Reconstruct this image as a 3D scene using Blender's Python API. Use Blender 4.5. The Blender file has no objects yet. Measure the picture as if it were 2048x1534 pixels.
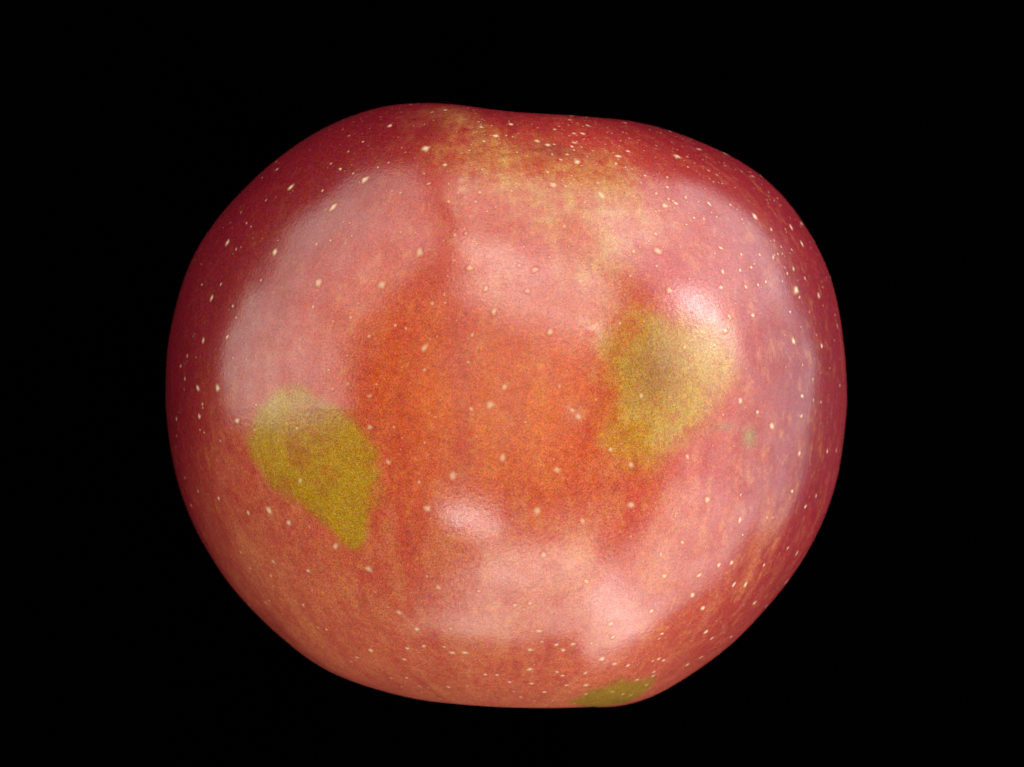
import bpy, math, random
import numpy as np
from mathutils import Vector, Matrix

sc = bpy.context.scene
col = sc.collection
rng = np.random.default_rng(4)

# ------------------------------------------------------------------ camera, world, light
PX = 0.0000588                     # metres per photo pixel at the apple's centre
RA = 680 * PX                      # half width of the apple (4 cm)
CENTRE_Z = 606 * PX                # height of the apple's centre above the cloth
CAM_D = 0.52

def vnoise(p, seed=0):
    """smooth 3-D value noise in -1..1, p is (n,3)"""
    i = np.floor(p).astype(np.int64); f = p - i
    f = f * f * f * (f * (f * 6 - 15) + 10)
    out = np.zeros(len(p))
    for dx in (0, 1):
        for dy in (0, 1):
            for dz in (0, 1):
                h = ((i[:, 0] + dx) * 374761393 + (i[:, 1] + dy) * 668265263 + (i[:, 2] + dz) * 2147483647 + seed * 974634777) & 0xffffffff
                h = ((h ^ (h >> 13)) * 1274126177) & 0xffffffff
                h = (h ^ (h >> 16)) & 0xffff
                w = (f[:, 0] if dx else 1 - f[:, 0]) * (f[:, 1] if dy else 1 - f[:, 1]) * (f[:, 2] if dz else 1 - f[:, 2])
                out += w * (h / 32767.5 - 1)
    return out

def fbm(p, seed=0, octaves=3):
    o = np.zeros(len(p)); a = 1.0; t = 0
    for k in range(octaves):
        o += a * vnoise(p * 2 ** k, seed + k * 17); t += a; a *= 0.5
    return o / t

def unit(lon, pol):
    """lon 0 is the apple's right, -90 its front; pol 0 is the stem end (radians)"""
    s = np.sin(pol)
    return np.stack([np.cos(lon) * s, np.sin(lon) * s, np.cos(pol)], -1)

def radius(d, coef):
    """distance of the skin from the apple's centre along unit directions d (n,3)"""
    x, y, z = d[:, 0], d[:, 1], d[:, 2]
    pol = np.arccos(np.clip(z, -1, 1)); lon = np.arctan2(y, x)
    s = np.sqrt(x * x + y * y)
    n = 2.35
    b = np.where(z > 0, 0.93, 0.95)
    r = (s ** n + np.abs(z / b) ** n) ** (-1 / n)
    r = r * (1 - 0.055 * np.clip(-z, 0, 1) * s)                                  # narrower towards the calyx
    r = r - 0.30 * np.exp(-(pol / 0.23) ** 2) - 0.035 * np.exp(-(pol / 0.5) ** 2)   # stem cavity
    q = np.pi - pol
    r = r - 0.17 * np.exp(-(q / 0.18) ** 2) - 0.02 * np.exp(-(q / 0.42) ** 2)      # calyx basin
    r = r + 0.010 * np.cos(5 * lon + 0.6) * s * np.exp(-(q / 0.9) ** 2) + 0.007 * np.cos(5 * lon + 0.6) * s * np.exp(-(pol / 0.8) ** 2)
    r = r + 0.007 * vnoise(d * 2.6 + 11.3, 5) + 0.0022 * vnoise(d * 6.0 + 3.1, 9)
    if len(coef):                                                             # unevenness of the outline
        ph = np.arctan2(z, x); c = coef[0] + 0 * ph
        for k in range(1, (len(coef) + 1) // 2):
            c = c + coef[2 * k - 1] * np.cos(k * ph) + coef[2 * k] * np.sin(k * ph)
        r = r * (1 + c * np.clip(1 - y * y, 0, 1) ** 1.6)
    return r * RA

# The apple lies on its side on a narrow draped post; the camera looks straight down on it.
# World axes: x right, y towards the stem end, z up to the camera. Apple centre at the origin.
cam_data = bpy.data.cameras.new('camera')
cam = bpy.data.objects.new('camera', cam_data); col.objects.link(cam)
cam.location = (11 * PX, 45 * PX, CAM_D)
cam_data.sensor_width = 36.0
cam_data.lens = 36.0 * CAM_D / (2048 * PX)
cam_data.dof.use_dof = True; cam_data.dof.focus_distance = CAM_D - 0.033; cam_data.dof.aperture_fstop = 40
cam_data.clip_start = 0.01; cam_data.clip_end = 20
sc.camera = cam

w = bpy.data.worlds.new('World'); sc.world = w; w.use_nodes = True
w.node_tree.nodes['Background'].inputs['Color'].default_value = (0, 0, 0, 1)
w.node_tree.nodes['Background'].inputs['Strength'].default_value = 0.0
sc.view_settings.view_transform = 'Standard'; sc.view_settings.look = 'None'
sc.view_settings.exposure = 0.0; sc.view_settings.gamma = 1.0
sc.view_settings.use_curve_mapping = False

def softbox(name, loc, sx, sy, radiance, colour, edges=(.3, .3, .3, .3), aim=(0, 0, 0), up=(0, 0, 1), shape='RECTANGLE', roll=0.0, rag=0.0):
    """a soft panel turned towards the apple; radiance is how bright its face is, edges how far
    (in half widths) it fades towards its left, right, lower and upper side; rag makes the fade uneven"""
    la = bpy.data.lights.new(name, 'AREA'); la.shape = shape
    la.size = sx; la.size_y = sy; la.color = colour
    la.energy = math.pi * sx * sy * (math.pi / 4 if shape == 'ELLIPSE' else 1) * radiance
    o = bpy.data.objects.new(name, la); col.objects.link(o)
    o.location = loc
    zc = (Vector(loc) - Vector(aim)).normalized()
    xc = Vector(up).cross(zc).normalized(); yc = zc.cross(xc)
    m = Matrix((xc, yc, zc)).transposed() @ Matrix.Rotation(math.radians(roll), 3, 'Z')
    o.rotation_euler = m.to_euler()
    if edges is None: return o
    la.use_nodes = True; nt = la.node_tree; N = nt.nodes; K = nt.links
    em = N['Emission']
    g = N.new('ShaderNodeNewGeometry')
    sub = N.new('ShaderNodeVectorMath'); sub.operation = 'SUBTRACT'
    K.new(g.outputs['Position'], sub.inputs[0]); sub.inputs[1].default_value = loc
    wob = N.new('ShaderNodeTexNoise'); wob.inputs['Scale'].default_value = 7.0; wob.inputs['Detail'].default_value = 3
    K.new(g.outputs['Position'], wob.inputs['Vector'])
    last = None
    for axis, half, e0, e1 in ((m.col[0], sx / 2, edges[0], edges[1]), (m.col[1], sy / 2, edges[2], edges[3])):
        dot = N.new('ShaderNodeVectorMath'); dot.operation = 'DOT_PRODUCT'
        K.new(sub.outputs[0], dot.inputs[0]); dot.inputs[1].default_value = axis / half
        ad = N.new('ShaderNodeMath'); ad.operation = 'MULTIPLY_ADD'
        K.new(wob.outputs['Fac'], ad.inputs[0]); ad.inputs[1].default_value = 2 * rag
        sh = N.new('ShaderNodeMath'); sh.operation = 'SUBTRACT'
        K.new(dot.outputs['Value'], sh.inputs[0]); sh.inputs[1].default_value = rag
        K.new(sh.outputs[0], ad.inputs[2])
        for sgn, e in ((-1, e0), (1, e1)):
            mr = N.new('ShaderNodeMapRange'); mr.interpolation_type = 'SMOOTHSTEP'
            K.new(ad.outputs[0], mr.inputs['Value'])
            mr.inputs['From Min'].default_value = sgn; mr.inputs['From Max'].default_value = sgn * (1 - e)
            if last is None: last = mr.outputs[0]
            else:
                mu = N.new('ShaderNodeMath'); mu.operation = 'MULTIPLY'
                K.new(last, mu.inputs[0]); K.new(mr.outputs[0], mu.inputs[1]); last = mu.outputs[0]
    K.new(last, em.inputs['Strength'])
    return o

COOL = (1.0, 0.95, 0.98); NEUT = (1.0, 0.95, 0.92); PALE_WARM = (1.0, 0.95, 0.86); WARM = (1.0, 0.92, 0.80); AMBER = (1.0, 0.84, 0.55)
softbox('front_fill', (0.0, 0.05, 0.85), 1.1, 0.9, 0.85, AMBER, (.7, .7, .7, .7), aim=(0, 0, 0), up=(0, 1, 0), rag=.1)  # added fill behind the camera, only to brighten the apple's front
softbox('left_panel', (-0.5, 0.075, 0.18), 0.31, 0.62, 1.65, PALE_WARM, (.5, .22, .2, .5), aim=(0, 0.075, 0.18), rag=.2)
softbox('upper_left_panel', (-0.39, 0.39, 0.25), 0.54, 0.72, 1.45, PALE_WARM, (.5, .35, .22, .6), aim=(0, 0, 0.25), rag=.25)
softbox('top_panel', (0.12, 0.5, 0.34), 0.64, 0.78, 1.5, WARM, (.4, .35, .45, .5), aim=(0.12, 0, 0.34), rag=.25)
softbox('upper_front_panel', (0.12, 0.40, 0.62), 0.86, 0.54, 2.8, WARM, (.6, .6, .7, .7), rag=.3)
softbox('upper_right_panel', (0.40, 0.33, 0.06), 0.50, 0.72, 1.9, COOL, (.4, .35, .18, .7), aim=(0, 0, 0.06), rag=.14)
softbox('right_panel', (0.5, -0.02, 0.06), 0.52, 0.68, 1.3, COOL, (.35, .35, .15, .6), aim=(0, -0.02, 0.06), rag=.15)
softbox('right_strip', (0.5, -0.07, -0.13), 0.44, 0.34, 4.4, COOL, (.45, .3, .08, 1.3), aim=(0, -0.07, -0.13), rag=.05)
softbox('lower_right_panel', (0.40, -0.38, 0.11), 0.54, 0.54, 1.75, NEUT, (.4, .4, .22, .7), aim=(0, 0, 0.11), rag=.14)
softbox('bottom_left_panel', (-0.10, -0.5, 0.21), 0.26, 0.60, 2.0, WARM, (.7, .12, .3, .6), aim=(-0.10, 0, 0.21), rag=.12)
softbox('bottom_middle_panel', (0.065, -0.5, 0.24), 0.11, 0.54, 2.0, WARM, (.12, .12, .3, .7), aim=(0.065, 0, 0.24), rag=.08)
softbox('bottom_right_panel', (0.25, -0.5, 0.16), 0.28, 0.68, 2.1, WARM, (.12, .4, .25, .6), aim=(0.25, 0, 0.16), rag=.12)
softbox('lower_front_panel', (0.14, -0.54, 0.50), 0.70, 0.38, 2.4, WARM, (.6, .6, .7, .9), rag=.3)
softbox('right_bulb', (0.46, 0.155, 0.155), 0.27, 0.14, 8.2, NEUT, (1, 1, 1, 1), roll=35, rag=.12)
softbox('lower_bulb', (-0.10, -0.27, 0.42), 0.25, 0.15, 6.6, NEUT, (1, 1, 1, 1), rag=.15)


# ------------------------------------------------------------------ helpers
def srgb(r, g, b):
    c = np.array([r, g, b], float) / 255
    return np.where(c <= 0.04045, c / 12.92, ((c + 0.055) / 1.055) ** 2.4)

def mesh_object(name, verts, faces, mat, parent=None, colours=None, smooth=True):
    me = bpy.data.meshes.new(name)
    me.from_pydata([tuple(v) for v in verts], [], faces)
    if smooth: me.polygons.foreach_set('use_smooth', [True] * len(me.polygons))
    if colours is not None:
        at = me.attributes.new('pigment', 'FLOAT_COLOR', 'POINT')
        at.data.foreach_set('color', np.c_[colours, np.ones(len(colours))].astype(np.float32).ravel())
    me.materials.append(mat); me.update()
    o = bpy.data.objects.new(name, me); col.objects.link(o)
    if parent: o.parent = parent
    return o

# ------------------------------------------------------------------ materials
def skin_material(name, grain, coat, bump):
    m = bpy.data.materials.new(name); m.use_nodes = True
    nt = m.node_tree; N = nt.nodes; K = nt.links
    b = N['Principled BSDF']
    at = N.new('ShaderNodeAttribute'); at.attribute_name = 'pigment'
    tc = N.new('ShaderNodeTexCoord')
    def noise(scale, detail):
        n = N.new('ShaderNodeTexNoise'); n.inputs['Scale'].default_value = scale; n.inputs['Detail'].default_value = detail
        K.new(tc.outputs['Object'], n.inputs['Vector']); return n
    def around_one(src, amt):
        """noise centred on 0.5 turned into a factor round 1; amt per channel"""
        s = N.new('ShaderNodeVectorMath'); s.operation = 'MULTIPLY_ADD'
        K.new(src, s.inputs[0]); s.inputs[1].default_value = amt; s.inputs[2].default_value = [1 - x / 2 for x in amt]
        return s.outputs[0]
    cur = at.outputs['Color']
    for src, amt in ((noise(6200, 1.0).outputs['Fac'], [grain * 0.75] * 3),
                     (noise(4300, 1.0).outputs['Color'], [grain * 0.25, grain * 0.62, grain * 1.1]),
                     (noise(1400, 2.0).outputs['Fac'], [grain * 0.2, grain * 0.34, grain * 0.3])):
        m2 = N.new('ShaderNodeVectorMath'); m2.operation = 'MULTIPLY'
        K.new(cur, m2.inputs[0]); K.new(around_one(src, amt), m2.inputs[1]); cur = m2.outputs[0]
    add = N.new('ShaderNodeVectorMath'); add.operation = 'MULTIPLY_ADD'            # stray pink and yellowish cells
    K.new(noise(3600, 1.0).outputs['Color'], add.inputs[0]); gs = grain / 2.0
    add.inputs[1].default_value = (0.05 * gs, 0.06 * gs, 0.14 * gs); K.new(cur, add.inputs[2])
    sub = N.new('ShaderNodeVectorMath'); sub.operation = 'SUBTRACT'; K.new(add.outputs[0], sub.inputs[0]); sub.inputs[1].default_value = (0.025 * gs, 0.03 * gs, 0.07 * gs)
    mx = N.new('ShaderNodeVectorMath'); mx.operation = 'MAXIMUM'; K.new(sub.outputs[0], mx.inputs[0]); mx.inputs[1].default_value = (0.002, 0.002, 0.002)
    K.new(mx.outputs[0], b.inputs['Base Color'])
    b.inputs['Roughness'].default_value = 0.5
    b.inputs['Specular IOR Level'].default_value = 0.1
    b.inputs['Coat Weight'].default_value = coat
    cw = N.new('ShaderNodeMapRange'); cw.inputs['From Min'].default_value = 0.3; cw.inputs['From Max'].default_value = 0.7
    cw.inputs['To Min'].default_value = coat * 0.62; cw.inputs['To Max'].default_value = coat
    K.new(noise(5200, 1.0).outputs['Fac'], cw.inputs['Value']); 
    cw2 = N.new('ShaderNodeMapRange'); cw2.inputs['From Min'].default_value = 0.35; cw2.inputs['From Max'].default_value = 0.6
    cw2.inputs['To Min'].default_value = 0.74; cw2.inputs['To Max'].default_value = 1.0
    K.new(noise(330, 5.0).outputs['Fac'], cw2.inputs['Value'])
    cm = N.new('ShaderNodeMath'); cm.operation = 'MULTIPLY'; K.new(cw.outputs[0], cm.inputs[0]); K.new(cw2.outputs[0], cm.inputs[1])
    K.new(cm.outputs[0], b.inputs['Coat Weight'])   # bloom: the wax lies unevenly
    b.inputs['Coat IOR'].default_value = 2.1
    b.inputs['Coat Roughness'].default_value = 0.19
    bp = N.new('ShaderNodeBump'); bp.inputs['Strength'].default_value = bump; bp.inputs['Distance'].default_value = 0.00006
    n3 = N.new('ShaderNodeTexNoise'); n3.inputs['Scale'].default_value = 2600; n3.inputs['Detail'].default_value = 1.5
    K.new(tc.outputs['Object'], n3.inputs['Vector']); K.new(n3.outputs['Fac'], bp.inputs['Height'])
    K.new(bp.outputs['Normal'], b.inputs['Normal']); K.new(bp.outputs['Normal'], b.inputs['Coat Normal'])
    return m

skin_mat = skin_material('waxy_apple_skin', 2.0, 1.0, 0.26)
len_mat = skin_material('pale_lenticel', 0.35, 0.6, 0.2)

def plain(name, base, rough, spec):
    m = bpy.data.materials.new(name); m.use_nodes = True
    nt = m.node_tree; b = nt.nodes['Principled BSDF']
    n = nt.nodes.new('ShaderNodeTexNoise'); n.inputs['Scale'].default_value = 900; n.inputs['Detail'].default_value = 4
    r = nt.nodes.new('ShaderNodeValToRGB')
    r.color_ramp.elements[0].color = tuple(np.array(base) * 0.55) + (1,); r.color_ramp.elements[1].color = tuple(np.array(base) * 1.45) + (1,)
    tc = nt.nodes.new('ShaderNodeTexCoord')
    nt.links.new(tc.outputs['Object'], n.inputs['Vector']); nt.links.new(n.outputs['Fac'], r.inputs['Fac'])
    nt.links.new(r.outputs['Color'], b.inputs['Base Color'])
    b.inputs['Roughness'].default_value = rough; b.inputs['Specular IOR Level'].default_value = spec
    return m
velvet = plain('black_velvet', (0.0002, 0.0002, 0.0002), 1.0, 0.0)
bark = plain('woody_brown_stem', (0.10, 0.055, 0.025), 0.8, 0.2)

# ------------------------------------------------------------------ apple shape
COEF = [-0.021343, 0.001286, 0.013625, 0.008997, -0.008326, 0.001924, 0.005125, 0.005272, 0.009433, -0.004955, 0.000616, 0.00118, -0.00701, 0.000581, -0.002606, -0.002541, 0.000953, -0.000224, -0.002097, 0.001601, 0.001459, 0.001431, 0.001787, -0.000726, -0.00081, -0.00156, -0.000361, 0.000575, 0.000649, 0.001076, 0.000681, -3.7e-05, -0.000116]
LENTICELS = [(-104.66, 65.43, 0.4), (-110.66, 70.77, 0.4), (-30.92, 70.87, 0.39), (-62.93, 64.92, 0.37), (-108.16, 44.92, 0.36), (-92.45, 89.54, 0.36), 
    (-12.31, 41.53, 0.35), (-71.44, 54.46, 0.35), (-35.72, 58.05, 0.35), (-119.77, 51.38, 0.34), (-122.67, 70.25, 0.34), (-98.55, 100.62, 0.34), 
    (-134.37, 106.87, 0.34), (-80.74, 52.71, 0.33), (-84.95, 106.26, 0.33), (-67.64, 134.98, 0.33), (-124.47, 56.82, 0.32), (-134.57, 64.82, 0.32), 
    (-102.96, 80.72, 0.32), (-103.06, 105.95, 0.32), (-115.46, 116.72, 0.32), (-74.34, 47.07, 0.31), (-44.22, 43.59, 0.31), (-62.23, 71.49, 0.31), 
    (-34.92, 79.38, 0.31), (-81.95, 99.69, 0.31), (-41.42, 93.03, 0.31), (-139.28, 52.3, 0.3), (-150.88, 62.77, 0.3), (-96.05, 68.1, 0.3), 
    (-144.08, 86.97, 0.3), (-58.43, 56.3, 0.29), (-22.11, 62.87, 0.29), (-85.15, 68.31, 0.29), (-83.05, 78.26, 0.29), (-90.55, 97.85, 0.29), 
    (-49.23, 88.92, 0.29), (-69.14, 105.44, 0.29), (-77.34, 107.9, 0.29), (-54.53, 104.92, 0.29), (-83.65, 113.54, 0.29), (-47.03, 124.82, 0.29), 
    (-39.92, 130.88, 0.29), (-92.55, 40.51, 0.28), (-91.95, 75.08, 0.28), (-138.98, 92.21, 0.28), (-130.27, 108.92, 0.28), (-121.37, 112.92, 0.28), 
    (-63.24, 44.71, 0.27), (-23.31, 59.9, 0.27), (-78.64, 91.38, 0.27), (-32.52, 97.54, 0.27), (-37.12, 120.62, 0.27), (-51.93, 121.85, 0.27), 
    (-9.41, 121.75, 0.27), (-68.94, 126.77, 0.27), (-150.78, 86.97, 0.26), (-99.46, 134.26, 0.26), (-82.35, 41.23, 0.25), (-29.32, 40.61, 0.25), 
    (-12.31, 58.87, 0.25), (-22.01, 71.69, 0.25), (-86.55, 71.79, 0.25), (-50.53, 75.49, 0.25), (-51.63, 77.74, 0.25), (-90.25, 86.77, 0.25), 
    (-69.74, 98.98, 0.25), (-59.53, 97.85, 0.25), (-46.23, 108.41, 0.25), (-75.64, 118.26, 0.25), (-60.23, 117.85, 0.25), (-52.23, 118.05, 0.25), 
    (-48.03, 116.41, 0.25), (-44.82, 116.1, 0.25), (-41.22, 120.41, 0.25), (-27.22, 125.13, 0.25), (-122.27, 37.74, 0.24), (-149.68, 72.31, 0.24), 
    (-149.68, 79.28, 0.24), (-93.25, 71.49, 0.24), (-150.58, 91.59, 0.24), (-111.86, 93.03, 0.24), (-140.28, 107.49, 0.24), (-102.46, 119.69, 0.24), 
    (-111.66, 125.13, 0.24), (-108.96, 128.82, 0.24), (-85.55, 122.36, 0.24), (-123.47, 134.77, 0.24), (-102.46, 134.57, 0.24), (-84.15, 138.57, 0.24), 
    (-83.45, 128.21, 0.24), (-88.65, 35.38, 0.23), (-62.53, 26.05, 0.23), (-80.04, 42.36, 0.23), (-68.84, 37.74, 0.23), (-40.92, 28.92, 0.23), 
    (-55.53, 55.79, 0.23), (-47.33, 55.79, 0.23), (-9.91, 48.3, 0.23), (-35.72, 65.54, 0.23), (-51.43, 70.77, 0.23), (-45.03, 75.28, 0.23), 
    (-33.32, 88.2, 0.23), (-19.61, 115.49, 0.23), (-22.01, 133.54, 0.23), (-60.53, 124.52, 0.23), (-31.72, 140.52, 0.23), (-109.06, 98.56, 0.22), 
    (-138.08, 116.31, 0.22), (-84.75, 132.93, 0.22), (-108.76, 147.39, 0.22), (-68.34, 30.97, 0.21), (-64.44, 33.84, 0.21), (-50.33, 68.2, 0.21), 
    (-79.64, 60.72, 0.21), (-24.91, 80.1, 0.21), (-34.42, 132.93, 0.21), (-67.34, 129.75, 0.21), (-79.24, 131.39, 0.21), (-77.54, 132.72, 0.21), 
    (-63.64, 136.41, 0.21), (-28.12, 138.67, 0.21), (-67.74, 142.98, 0.21), (-51.53, 142.36, 0.21), (-109.96, 31.07, 0.2), (-162.19, 92.1, 0.2), 
    (-125.67, 101.74, 0.2), (-148.68, 105.23, 0.2), (-129.37, 117.64, 0.2), (-88.35, 122.77, 0.2), (-101.46, 128.21, 0.2), (-113.26, 133.95, 0.2), 
    (-108.86, 133.13, 0.2), (-95.55, 140.93, 0.2), (-92.45, 140.93, 0.2), (-82.85, 143.59, 0.2), (-78.24, 146.77, 0.2), (-71.44, 37.84, 0.19), 
    (-72.94, 41.23, 0.19), (-74.04, 42.56, 0.19), (-76.04, 45.02, 0.19), (-59.13, 42.87, 0.19), (-15.91, 31.79, 0.19), (-29.82, 67.38, 0.19), 
    (-49.33, 64.2, 0.19), (-46.13, 67.9, 0.19), (-40.12, 69.74, 0.19), (-45.63, 70.67, 0.19), (-62.53, 61.84, 0.19), (-67.64, 65.02, 0.19), 
    (-68.34, 88.1, 0.19), (-79.64, 90.36, 0.19), (-73.34, 96.51, 0.19), (-45.23, 90.77, 0.19), (-33.32, 91.49, 0.19), (-32.82, 103.9, 0.19), 
    (-20.71, 97.44, 0.19), (-22.11, 104.92, 0.19), (-26.01, 106.67, 0.19), (-58.13, 112, 0.19), (-26.91, 114.05, 0.19), (-11.81, 126.98, 0.19), 
    (-54.93, 129.85, 0.19), (-75.74, 131.18, 0.19), (-59.53, 137.13, 0.19), (-50.13, 136.62, 0.19), (-47.53, 137.34, 0.19), (-70.04, 138.88, 0.19), 
    (-75.54, 140, 0.19), (-73.14, 143.29, 0.19), (-43.32, 145.34, 0.19), (-45.63, 142.06, 0.19), (-47.33, 140.62, 0.19), (-152.48, 47.48, 0.18), 
    (-102.66, 49.02, 0.18), (-142.28, 78.77, 0.18), (-115.46, 86.26, 0.18), (-111.76, 88.2, 0.18), (-95.45, 90.15, 0.18), (-129.97, 137.13, 0.18), 
    (-115.96, 137.34, 0.18), (-121.07, 144.52, 0.18), (-89.05, 143.49, 0.18), (-56.83, 26.76, 0.17), (-76.44, 36.61, 0.17), (-55.43, 52.2, 0.17), 
    (-59.03, 53.74, 0.17), (-52.33, 54.46, 0.17), (-56.73, 54.87, 0.17), (-20.61, 48.82, 0.17), (-26.41, 68.92, 0.17), (-30.32, 72.1, 0.17), 
    (-4.9, 68.31, 0.17), (-43.12, 67.38, 0.17), (-87.85, 67.59, 0.17), (-60.23, 80.41, 0.17), (-15.91, 86.56, 0.17), (-14.71, 97.33, 0.17), 
    (-62.13, 113.95, 0.17), (-33.92, 117.03, 0.17), (-51.93, 136.93, 0.17), (-77.24, 138.98, 0.17), (-56.23, 146.16, 0.17), (-49.63, 147.9, 0.17), 
    (-43.52, 149.24, 0.17), (-64.74, 146.98, 0.17), (-161.09, 44.82, 0.16), (-127.47, 48.82, 0.16), (-105.06, 53.02, 0.16), (-100.56, 56.72, 0.16), 
    (-94.95, 54.77, 0.16), (-95.25, 42.46, 0.16), (-96.55, 37.74, 0.16), (-96.95, 62.36, 0.16), (-115.66, 75.9, 0.16), (-122.97, 74.15, 0.16), 
    (-112.16, 78.87, 0.16), (-101.96, 73.74, 0.16), (-95.35, 78.67, 0.16), (-156.49, 85.44, 0.16), (-155.89, 81.74, 0.16), (-134.07, 89.64, 0.16), 
    (-125.27, 93.33, 0.16), (-107.86, 93.03, 0.16), (-102.86, 84.1, 0.16), (-104.06, 101.74, 0.16), (-164.39, 106.87, 0.16), (-94.95, 120.1, 0.16), 
    (-135.28, 124.72, 0.16), (-132.67, 129.95, 0.16), (-103.96, 133.03, 0.16), (-127.07, 144.93, 0.16), (-120.37, 148.41, 0.16), (-84.95, 150.47, 0.16), 
    (-150.48, 125.34, 0.16), (-131.37, 47.38, 0.14), (-101.06, 53.23, 0.14), (-95.65, 56.61, 0.14), (-129.37, 26.56, 0.14), (-98.85, 62.66, 0.14), 
    (-98.75, 66.87, 0.14), (-122.47, 62.97, 0.14), (-125.27, 63.59, 0.14), (-108.66, 61.95, 0.14), (-147.58, 70.05, 0.14), (-142.18, 73.74, 0.14), 
    (-140.68, 75.59, 0.14), (-118.77, 76.51, 0.14), (-107.86, 77.13, 0.14), (-73.94, 43.59, 0.14), (-74.44, 35.07, 0.14), (-77.94, 46.56, 0.14), 
    (-14.11, 29.23, 0.14), (-65.04, 46.87, 0.14), (-59.33, 49.54, 0.14), (-61.43, 51.38, 0.14), (-78.24, 52.92, 0.14), (-55.93, 55.28, 0.14), 
    (-39.02, 47.79, 0.14), (-40.42, 58.77, 0.14), (-32.32, 60.51, 0.14), (-39.72, 65.23, 0.14), (-42.42, 70.25, 0.14), (-34.92, 69.54, 0.14), 
    (-82.65, 66.15, 0.14), (-52.73, 73.74, 0.14), (-34.62, 74.56, 0.14), (-13.31, 76.61, 0.14), (-71.54, 76.82, 0.14), (-158.99, 83.38, 0.14), 
    (-149.08, 89.54, 0.14), (-134.77, 93.64, 0.14), (-119.07, 84.1, 0.14), (-118.27, 87.08, 0.14), (-95.95, 82.87, 0.14), (-156.99, 104.21, 0.14), 
    (-162.79, 101.95, 0.14), (-148.38, 114.98, 0.14), (-147.78, 118.05, 0.14), (-141.08, 119.18, 0.14), (-81.65, 86.67, 0.14), (-29.42, 85.54, 0.14), 
    (-29.32, 88.92, 0.14), (-133.87, 138.67, 0.14), (-135.08, 129.64, 0.14), (-124.37, 152.31, 0.14), (-79.54, 152.21, 0.14), (-164.59, 126.67, 0.14), 
    (-120.07, 155.9, 0.14), (-73.44, 154.98, 0.14), (-82.45, 130.77, 0.14), (-71.74, 130.98, 0.14), (-86.65, 123.59, 0.14), (-133.77, 40, 0.12), 
    (-126.47, 42.25, 0.12), (-128.67, 44.71, 0.12), (-123.37, 49.95, 0.12), (-145.18, 54.77, 0.12), (-146.28, 64.1, 0.12), (-94.85, 49.84, 0.12), 
    (-113.26, 32.51, 0.12), (-119.47, 59.9, 0.12), (-112.46, 54.05, 0.12), (-110.46, 54.56, 0.12), (-136.08, 69.54, 0.12), (-154.89, 70.05, 0.12), 
    (-100.06, 72.31, 0.12), (-106.06, 77.64, 0.12), (-114.46, 73.74, 0.12), (-128.97, 53.43, 0.12), (-78.34, 42.05, 0.12), (-40.52, 43.59, 0.12), 
    (-53.63, 49.74, 0.12), (-41.32, 55.89, 0.12), (-37.62, 48.92, 0.12), (-44.82, 46.87, 0.12), (-50.73, 58.87, 0.12), (-52.93, 58.66, 0.12), 
    (-47.33, 58.46, 0.12), (-60.93, 57.54, 0.12), (-20.71, 52.61, 0.12), (-26.61, 60.41, 0.12), (-28.02, 64.1, 0.12), (-31.62, 63.59, 0.12), 
    (-33.82, 64.92, 0.12), (-32.12, 64.82, 0.12), (-33.02, 67.18, 0.12), (-32.62, 68.2, 0.12), (-7.3, 61.84, 0.12), (-51.13, 65.13, 0.12), 
    (-44.82, 65.23, 0.12), (-63.84, 67.49, 0.12), (-86.95, 64.41, 0.12), (-17.71, 79.08, 0.12), (-13.61, 74.87, 0.12), (-140.18, 82.15, 0.12), 
    (-150.78, 93.74, 0.12), (-149.28, 94.15, 0.12), (-148.98, 90.15, 0.12), (-110.66, 86.36, 0.12), (-115.76, 81.85, 0.12), (-144.28, 95.49, 0.12), 
    (-102.96, 95.49, 0.12), (-75.84, 88.72, 0.12), (-52.83, 91.18, 0.12), (-26.31, 89.23, 0.12), (-32.82, 83.18, 0.12), (-47.23, 104.21, 0.12), 
    (-44.42, 111.08, 0.12), (-68.64, 110.67, 0.12), (-129.47, 149.54, 0.12), (-117.37, 148.93, 0.12), (-87.65, 147.59, 0.12), (-101.96, 146.16, 0.12), 
    (-147.78, 124.72, 0.12), (-104.26, 117.64, 0.12), (-54.93, 131.08, 0.12), (-37.72, 147.18, 0.12), (-63.94, 152.31, 0.12), (-73.34, 151.18, 0.12), 
    (-117.87, 48.82, 0.1), (-115.76, 47.89, 0.1), (-106.56, 50.87, 0.1), (-100.76, 63.59, 0.1), (-118.27, 62.25, 0.1), (-105.86, 62.15, 0.1), 
    (-147.18, 59.28, 0.1), (-144.78, 60, 0.1), (-158.19, 49.02, 0.1), (-152.78, 56.92, 0.1), (-140.28, 37.43, 0.1), (-71.44, 45.43, 0.1), 
    (-77.84, 49.23, 0.1), (-49.83, 55.38, 0.1), (-46.13, 54.97, 0.1), (-41.22, 50.77, 0.1), (-34.52, 62.66, 0.1), (-66.24, 64.31, 0.1), 
    (-37.32, 78.36, 0.1), (-87.55, 45.02, 0.1), (-129.47, 95.28, 0.1), (-124.77, 86.26, 0.1), (-136.78, 82.36, 0.1), (-163.59, 94.87, 0.1), 
    (-86.95, 92.21, 0.1), (-54.63, 96.1, 0.1), (-50.03, 96.21, 0.1), (-22.11, 83.69, 0.1), (-60.63, 107.49, 0.1), (-88.95, 107.59, 0.1), 
    (-39.02, 108.21, 0.1), (-37.12, 108.31, 0.1), (-142.18, 121.34, 0.1), (-125.87, 109.54, 0.1), (-125.97, 57.23, 0.08), (-114.06, 57.64, 0.08), 
    (-120.97, 59.69, 0.08), (-25.31, 134.98, 0.08)]
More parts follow.
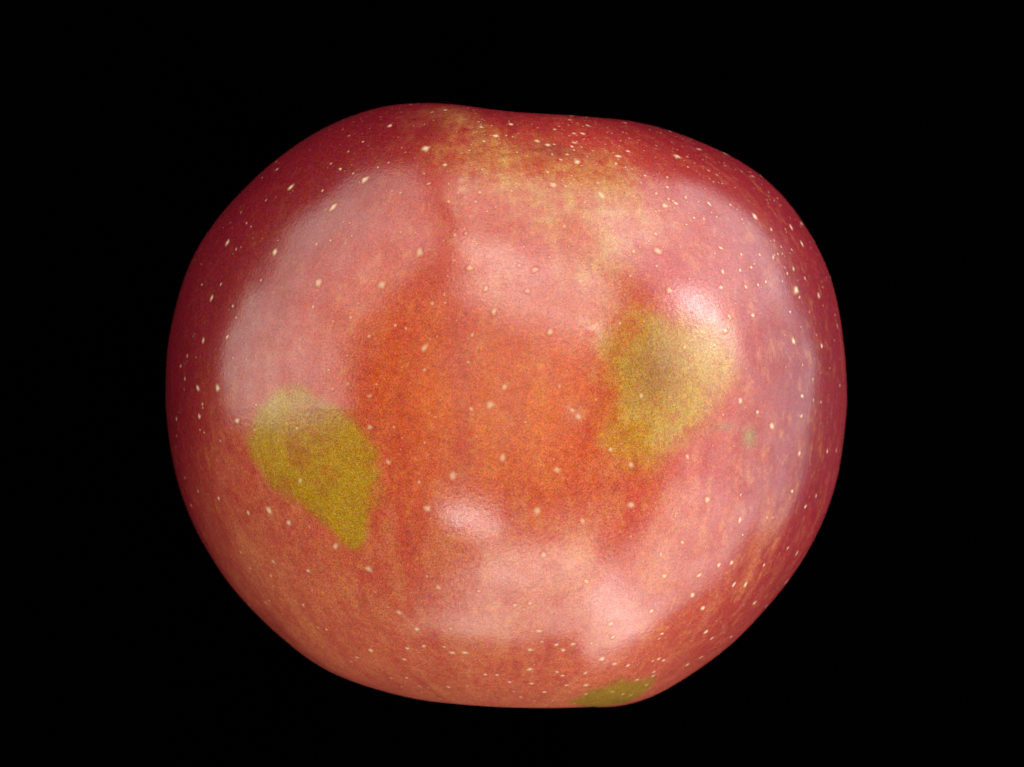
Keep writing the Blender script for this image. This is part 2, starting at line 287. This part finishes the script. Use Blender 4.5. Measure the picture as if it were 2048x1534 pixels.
POLYS = {'leaf_mark': [(-133.17, 89.23), (-129.17, 87.38), (-123.47, 87.59), (-118.77, 89.23), (-115.16, 91.28), (-113.16, 94.15), (-111.76, 97.03), (-111.26, 100.62), 
    (-111.76, 104.72), (-113.06, 108.92), (-114.56, 111.8), (-116.86, 113.23), (-119.27, 112.62), (-121.47, 110.26), (-123.67, 108.1), (-126.87, 106.26), 
    (-131.27, 103.69), (-134.27, 101.33), (-136.28, 97.85), (-136.68, 94.67), (-135.08, 91.59)],
    'blotch': [(-73.84, 81.02), (-70.34, 77.43), (-67.44, 74.26), (-63.44, 75.38), (-56.93, 78.05), (-50.73, 80), (-50.43, 84.82), (-53.03, 88.82), (-56.93, 92.41), 
    (-60.63, 94.15), (-63.84, 97.13), (-67.24, 99.08), (-71.14, 98.67), (-73.24, 95.8), (-74.24, 91.9), (-72.94, 88), (-75.54, 84.1)],
    'russet': [(-106.86, 32.2), (-97.55, 34.76), (-90.25, 44.61), (-83.05, 49.95), (-69.24, 47.59), (-59.93, 50.66), (-61.43, 58.25), (-65.84, 66.46), 
    (-70.34, 72.31), (-73.94, 69.84), (-73.94, 60.41), (-80.14, 58.66), (-86.65, 59.79), (-92.05, 56.2), (-97.95, 49.02)],
    'calyx_green': [(-67.34, 151.7), (-65.34, 144.62), (-57.93, 141.95), (-44.62, 142.88), (-37.12, 148), (-31.42, 155.9), (-44.82, 158.57)],
    'orange': [(-116.46, 77.85), (-110.56, 74.77), (-98.95, 74.77), (-90.95, 81.02), (-76.64, 80.2), (-73.54, 88.82), (-74.84, 101.33), (-82.65, 111.9), 
    (-99.36, 109.54), (-111.46, 108.1), (-111.96, 95.08), (-116.96, 85.64)]}
SPOTS = {'bruise': (-65.84, 84.1), 'green': (-46.63, 94.87), 'green2': (-52.33, 93.03), 'stip1': (-76.14, 77.43), 'stip2': (-98.55, 53.95), 'pale': (-79.24, 90.77), 'leafmot': (-120.77, 92.72), 'scratch': (-111.26, 124.82), 'scratch2': (-108.36, 129.95), 'purple': (-78.64, 43.89), 'top': (-82.05, 30.76), 'bottom': (-80.64, 153.75), 'left': (-149.98, 88.92), 'botleft': (-137.88, 118.87), 'right': (-24.41, 88.92)}

def dirs(table):
    t = np.radians(np.array(table, float)[:, :2])
    return unit(t[:, 0], t[:, 1])

# ------------------------------------------------------------------ pigment of the skin, as a function of place on the apple
def around(d, c):
    """flat coordinates (radians) on the skin around direction c"""
    e = np.cross([0, 0, 1.0], c); e /= np.linalg.norm(e); n = np.cross(c, e)
    cs = np.clip(d @ c, -1, 1); a = np.arccos(cs); s = np.sqrt(np.maximum(1 - cs * cs, 1e-12))
    return np.stack([d @ e, d @ n], -1) * (a / s)[:, None]

def poly_mask(d, name, soft, wob, wscale, seed):
    """1 inside a patch outlined on the skin, 0 outside, with an uneven soft edge"""
    pd = dirs(POLYS[name]); c = pd.mean(0); c /= np.linalg.norm(c)
    out = np.zeros(len(d)); near = np.where(d @ c > math.cos(0.95))[0]
    if not len(near): return out
    q = around(d[near], c); v = around(pd, c)
    q = q + wob * np.stack([fbm(d[near] * wscale + 5, seed), fbm(d[near] * wscale + 9, seed + 3)], -1)
    best = np.full(len(q), 9.0); inside = np.zeros(len(q), bool)
    for i in range(len(v)):
        a, b = v[i], v[(i + 1) % len(v)]; ab = b - a; aq = q - a
        t = np.clip(aq @ ab / (ab @ ab), 0, 1)
        best = np.minimum(best, np.hypot(*(aq - t[:, None] * ab).T))
        hit = ((a[1] > q[:, 1]) != (b[1] > q[:, 1])) & (q[:, 0] < ab[0] * (q[:, 1] - a[1]) / (ab[1] if abs(ab[1]) > 1e-9 else 1e-9) + a[0])
        inside ^= hit
    sd = np.where(inside, best, -best)
    out[near] = smooth((sd + soft) / (2 * soft))
    return out

def smooth(t):
    t = np.clip(t, 0, 1); return t * t * (3 - 2 * t)

def blob(d, name, rad, ax=1.0):
    c = dirs([SPOTS[name]])[0]; out = np.zeros(len(d)); k = np.where(d @ c > 0.5)[0]
    q = around(d[k], c); out[k] = np.exp(-((q[:, 0] / rad) ** 2 + (q[:, 1] / (rad * ax)) ** 2)); return out

def pigment(d):
    z = d[:, 2]; lon = np.arctan2(d[:, 1], d[:, 0]); pol = np.arccos(np.clip(z, -1, 1))
    # coordinates stretched along the meridians, for the streaks from stem to calyx
    st = np.stack([np.cos(lon) * 14, np.sin(lon) * 14, pol * 2.2], -1)
    fine = np.stack([np.cos(lon) * 46, np.sin(lon) * 46, pol * 7], -1)
    s1 = fbm(st + 2.7, 21); s2 = fbm(fine + 8.1, 33); lo = fbm(d * 2.2 + 4.0, 41); md = fbm(d * 7 + 1.0, 51)
    crimson = srgb(158, 26, 44); deep = srgb(120, 13, 35); orange = srgb(226, 104, 46); ember = srgb(224, 122, 92); rose = srgb(208, 78, 62)
    yellow = srgb(194, 152, 38); tan = srgb(208, 156, 92); streak = srgb(204, 112, 52)
    def mix(a, b, t): return a + (b - a) * np.clip(t, 0, 1)[:, None]
    c = np.tile(crimson, (len(d), 1))
    c = mix(c, deep, smooth((lo + 0.35 * s1 - 0.0) / 0.7) * 0.7)
    # the orange flush on the front, running down to the calyx side
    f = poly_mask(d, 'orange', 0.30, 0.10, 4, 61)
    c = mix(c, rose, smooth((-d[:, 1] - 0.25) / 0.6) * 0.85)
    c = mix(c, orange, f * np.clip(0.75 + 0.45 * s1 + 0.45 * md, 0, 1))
    c = mix(c, ember, (blob(d, 'botleft', 0.36) * 0.65 + blob(d, 'bottom', 0.7) * 0.92) * (0.8 + 0.25 * s1 + 0.2 * md))
    c = mix(c, deep, blob(d, 'right', 0.45, 1.8) * 0.8)
    # streaks
    c = mix(c, streak, smooth((s1 * 0.7 + s2 * 0.6 - 0.12) / 0.7) * 0.22)
    c = mix(c, deep, smooth((-s1 * 0.7 - s2 * 0.6 - 0.15) / 0.8) * 0.14)
    # fine mottling of red and yellow cells
    q1 = fbm(d * 34 + 6.0, 131, 2); q2 = fbm(d * 85 + 2.0, 141, 2); q3 = fbm(fine * 1.6, 151, 2)
    low = smooth((-z + 0.05) / 0.5) * smooth((-d[:, 1] + 0.1) / 0.5)
    q0 = fbm(np.stack([np.cos(lon) * 15, np.sin(lon) * 15, pol * 9], -1) + 3.3, 161, 3)
    c = mix(c, srgb(226, 144, 98), smooth((q0 + 0.05) / 0.6) * (0.24 * low * smooth((-d[:, 1] - 0.15) / 0.5) + 0.12 * smooth((-d[:, 1] - 0.3) / 0.5)))
    c = mix(c, srgb(190, 62, 60), smooth((-q0 - 0.02) / 0.5) * 0.18 * low)
    c = mix(c, srgb(186, 52, 62), smooth((s2 + 0.5 * vnoise(fine * 2.2, 171) - 0.1) / 0.6) * 0.35 * (1 - smooth((-d[:, 1] + 0.1) / 0.6)))
    mot = 0.55 * q1 + 0.6 * q2 + 0.35 * q3
    front = smooth((-d[:, 1] + 0.25) / 0.9)
    c = mix(c, srgb(222, 138, 74), smooth((mot - 0.02) / 0.7) * (0.32 * front ** 2 + 0.14 * low * front))
    c = mix(c, srgb(178, 44, 40), smooth((-mot - 0.05) / 0.7) * 0.32)
    # yellow and green blotches where leaves kept off the sun
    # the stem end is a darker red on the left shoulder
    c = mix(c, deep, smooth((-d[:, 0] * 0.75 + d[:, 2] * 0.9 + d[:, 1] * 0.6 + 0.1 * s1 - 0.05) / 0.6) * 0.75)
    r = poly_mask(d, 'russet', 0.13, 0.12, 6, 71)
    c = mix(c, tan, r * np.clip(0.58 + 0.35 * q1 + 0.3 * q2 + 0.35 * s2 + 0.3 * md, 0, 1) * smooth((pol - 0.38) / 0.35))
    b = poly_mask(d, 'blotch', 0.075, 0.06, 11, 81)
    c = mix(c, mix(np.tile(yellow, (len(d), 1)), tan, 0.25 + 0.6 * md + 0.3 * q1), b * np.clip(0.95 + 0.25 * md + 0.4 * q1 + 0.3 * q2, 0, 1))
    c = mix(c, srgb(158, 104, 60), blob(d, 'bruise', 0.09, 1.25) * 0.7)
    l = poly_mask(d, 'leaf_mark', 0.026, 0.030, 16, 91)
    c = mix(c, mix(np.tile(yellow, (len(d), 1)), srgb(184, 108, 44), smooth((md + 0.5 * q1 + 0.1) / 0.6) * 0.6 + blob(d, 'leafmot', 0.1) * 0.3 + 0.3 * q2), l * np.clip(0.95 + 0.3 * q2, 0, 1))
    g = poly_mask(d, 'calyx_green', 0.035, 0.04, 12, 95)
    c = mix(c, srgb(156, 124, 40), g * 0.9)
    c = mix(c, srgb(150, 128, 70), blob(d, 'green', 0.028) * 0.8 + blob(d, 'green2', 0.05, 0.3) * 0.35)
    c = mix(c, srgb(232, 170, 140), blob(d, 'stip1', 0.04, 1.1) * smooth(fbm(d * 60, 101) + 0.5) * 0.7 + blob(d, 'stip2', 0.018, 4.5) * smooth(fbm(d * 50, 103) + 0.4) * 0.6 + blob(d, 'pale', 0.03) * 0.3)
    a, b2 = dirs([SPOTS['scratch'], SPOTS['scratch2']]); t = np.clip((d - a) @ (b2 - a) / ((b2 - a) @ (b2 - a)), 0, 1)
    c = mix(c, srgb(240, 170, 140), np.exp(-(np.linalg.norm(d - a - t[:, None] * (b2 - a), axis=1) / 0.0035) ** 2) * 0.4)
    c = mix(c, srgb(96, 40, 52), blob(d, 'purple', 0.10, 0.5) * 0.35)
    # yellowish green round stem and calyx
    c = mix(c, srgb(160, 128, 60), smooth((0.42 - pol) / 0.25) * 0.8)
    c = mix(c, srgb(160, 120, 60), smooth((pol - math.pi + 0.35) / 0.2) * 0.7)
    return c


# ------------------------------------------------------------------ the apple
NL, NP = 1040, 620
pol = np.linspace(0.0, math.pi, NP + 1)[1:-1]
lon = np.linspace(0, 2 * math.pi, NL, endpoint=False)
Lg, Pg = np.meshgrid(lon, pol)
D = np.concatenate([[[0, 0, 1.0]], unit(Lg.ravel(), Pg.ravel()), [[0, 0, -1.0]]])
V = D * radius(D, COEF)[:, None]
nr = NP - 1
ii = np.arange(nr - 1)[:, None] * NL + 1; jj = np.arange(NL)[None, :]; j2 = (jj + 1) % NL
quads = np.stack([ii + jj, ii + NL + jj, ii + NL + j2, ii + j2], -1).reshape(-1, 4)
top = np.stack([np.zeros(NL, int), 1 + np.arange(NL), 1 + (np.arange(NL) + 1) % NL], -1)
lb = 1 + (nr - 1) * NL; last = len(V) - 1
bot = np.stack([np.full(NL, last), lb + (np.arange(NL) + 1) % NL, lb + np.arange(NL)], -1)
me = bpy.data.meshes.new('apple')
loops = np.concatenate([quads.ravel(), top.ravel(), bot.ravel()]).astype(np.int32)
sizes = np.concatenate([np.full(len(quads), 4), np.full(2 * NL, 3)]).astype(np.int32)
me.vertices.add(len(V)); me.vertices.foreach_set('co', V.astype(np.float32).ravel())
me.loops.add(len(loops)); me.loops.foreach_set('vertex_index', loops)
me.polygons.add(len(sizes))
me.polygons.foreach_set('loop_start', np.concatenate([[0], np.cumsum(sizes)[:-1]]).astype(np.int32))
me.polygons.foreach_set('loop_total', sizes)
me.polygons.foreach_set('use_smooth', np.ones(len(sizes), bool))
me.update(calc_edges=True); me.validate()
at = me.attributes.new('pigment', 'FLOAT_COLOR', 'POINT')
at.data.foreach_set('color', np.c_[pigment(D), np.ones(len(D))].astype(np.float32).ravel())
me.materials.append(skin_mat)
apple = bpy.data.objects.new('apple', me); col.objects.link(apple)
apple.rotation_euler = (-math.pi / 2, 0, 0)
apple['label'] = 'red and orange apple with yellow blotches and pale speckles lying on black cloth'
apple['category'] = 'apple'

# pale lenticels: small low discs set in the skin, their rims taking the colour of the skin round them
SEG = 10; RINGS = (0.4, 0.75, 1.15, 1.7)
LIFT = np.repeat([0.09, 0.08, 0.05, 0.015, -0.03], [1] + [SEG] * 4)
TINT = np.repeat([1.0, 0.92, 0.62, 0.2, 0.0], [1] + [SEG] * 4)
FACES = [(0, 1 + k, 1 + (k + 1) % SEG) for k in range(SEG)]
for q in range(len(RINGS) - 1):
    o = 1 + q * SEG
    FACES += [(o + k, o + SEG + k, o + SEG + (k + 1) % SEG, o + (k + 1) % SEG) for k in range(SEG)]

def lenticel_dirs(c, dia, stretch, ang):
    e = np.cross([0, 0, 1.0], c); e /= np.linalg.norm(e); n = np.cross(c, e)
    a1 = math.cos(ang) * e + math.sin(ang) * n; a2 = -math.sin(ang) * e + math.cos(ang) * n
    t = 2 * math.pi * np.arange(SEG) / SEG; jag = 1 + 0.16 * rng.standard_normal(SEG)
    flat = (np.cos(t) * stretch * jag)[:, None] * a1 + (np.sin(t) / stretch * jag)[:, None] * a2
    dd = np.concatenate([[c]] + [c + dia * 0.5 / RA * q * flat for q in RINGS])
    return dd / np.linalg.norm(dd, axis=1)[:, None]

PALE = srgb(248, 224, 186)
specs = []                                       # direction, diameter, stretch, angle, strength
for row, c in zip(LENTICELS, dirs(LENTICELS)):
    dia = row[2] * 1e-3 * 2.0 + 0.00003
    specs.append((c, dia, rng.uniform(1.0, 1.25), rng.uniform(0, math.pi), min(1.0, rng.uniform(0.55, 1.0) * (0.66 + dia * 1400)) * (1 - 0.4 * float(smooth(np.array((-c[1] - 0.6) / 0.3))))))
while len(specs) < len(LENTICELS) + 260:         # a denser sprinkle on the right shoulder and round the stem end
    c = unit(np.radians(rng.uniform(-100, -10)), np.radians(rng.triangular(30, 38, 85)))
    specs.append((c, rng.uniform(0.12, 0.24) * 1e-3, rng.uniform(1.0, 1.3), rng.uniform(0, math.pi), rng.uniform(0.35, 0.9)))
while len(specs) < len(LENTICELS) + 2100:        # the finest ones, all round, closer together near the two ends
    c = rng.standard_normal(3); c /= np.linalg.norm(c)
    if rng.random() > 0.22 + 0.78 * abs(c[2]) ** 2.2 or abs(c[2]) > 0.97: continue
    dia = (rng.uniform(0.09, 0.21) if c[1] < 0 else rng.uniform(0.08, 0.32)) * 1e-3
    specs.append((c, dia, rng.uniform(1.0, 1.3), rng.uniform(0, math.pi), rng.uniform(0.15, 0.6)))
dd = np.concatenate([lenticel_dirs(*s[:4]) for s in specs])
nv = 1 + SEG * len(RINGS)
lift = np.concatenate([LIFT * s[1] * 0.35 for s in specs]); tint = np.concatenate([TINT * s[4] for s in specs])[:, None]
lv = dd * (radius(dd, COEF) + 0.000012 + lift)[:, None]
lc = pigment(dd) * (1 - tint) + PALE * tint
for i in range(300):
    mesh_object('lenticel', lv[i * nv:(i + 1) * nv], FACES, len_mat, apple, lc[i * nv:(i + 1) * nv])
rest = range(len(specs) - 300)
o = mesh_object('fine_lenticels', lv[300 * nv:], [tuple(i + k * nv for i in f) for k in rest for f in FACES], len_mat, apple, lc[300 * nv:])
o['kind'] = 'stuff'

# stem, short, down in its hollow
base = float(radius(np.array([[0, 0, 1.0]]), COEF)[0])
sv, sf = [], []
prof = [(-0.002, 0.0019), (0.002, 0.0014), (0.005, 0.0011), (0.0082, 0.0012), (0.0094, 0.0017), (0.0098, 0.0015)]
for k, (h, r) in enumerate(prof):
    for j in range(12):
        t = 2 * math.pi * j / 12; wob = 1 + 0.12 * math.sin(3 * t + k)
        sv.append((r * wob * math.cos(t) + 0.02 * h * k, r * wob * math.sin(t) + 0.05 * h, base + h))
for k in range(len(prof) - 1):
    for j in range(12):
        sf.append((k * 12 + j, k * 12 + (j + 1) % 12, (k + 1) * 12 + (j + 1) % 12, (k + 1) * 12 + j))
sf.append(tuple((len(prof) - 1) * 12 + j for j in range(12)))
mesh_object('stem', sv, sf, bark, apple)

# ------------------------------------------------------------------ black velvet, draped over the narrow post that carries the apple
low = float(-V[:, 1].max())                      # the apple's lowest point in the world (its back)
k = int(np.argmax(V[:, 1])); px_, py_ = V[k, 0], V[k, 2]
radii = [0, 0.004, 0.008, 0.012, 0.015, 0.018, 0.022, 0.028, 0.038, 0.055, 0.08, 0.12, 0.2, 0.4, 0.9, 2.0]
drop = [0, 0, 0.0002, 0.0008, 0.003, 0.012, 0.05, 0.12, 0.22, 0.32, 0.39, 0.43, 0.45, 0.452, 0.452, 0.452]
seg = 72; cv = [(px_, py_, low)]; cf = []
for q, (r, h) in enumerate(zip(radii[1:], drop[1:])):
    for j in range(seg):
        t = 2 * math.pi * j / seg
        fold = 0.10 * math.sin(9 * t + 0.8) + 0.05 * math.sin(17 * t)
        amt = smooth(np.array((r - 0.015) / 0.02)) * (1 - smooth(np.array((r - 0.12) / 0.3)))
        rr = r * (1 + float(fold * amt))
        cv.append((px_ + rr * math.cos(t), py_ + rr * math.sin(t), low - h))
cf += [(0, 1 + j, 1 + (j + 1) % seg) for j in range(seg)]
for q in range(len(radii) - 2):
    o = 1 + q * seg
    cf += [(o + j, o + seg + j, o + seg + (j + 1) % seg, o + (j + 1) % seg) for j in range(seg)]
cloth = mesh_object('black_cloth', cv, cf, velvet)
cloth['kind'] = 'structure'; cloth['label'] = 'matte black velvet cloth draped beneath the apple'
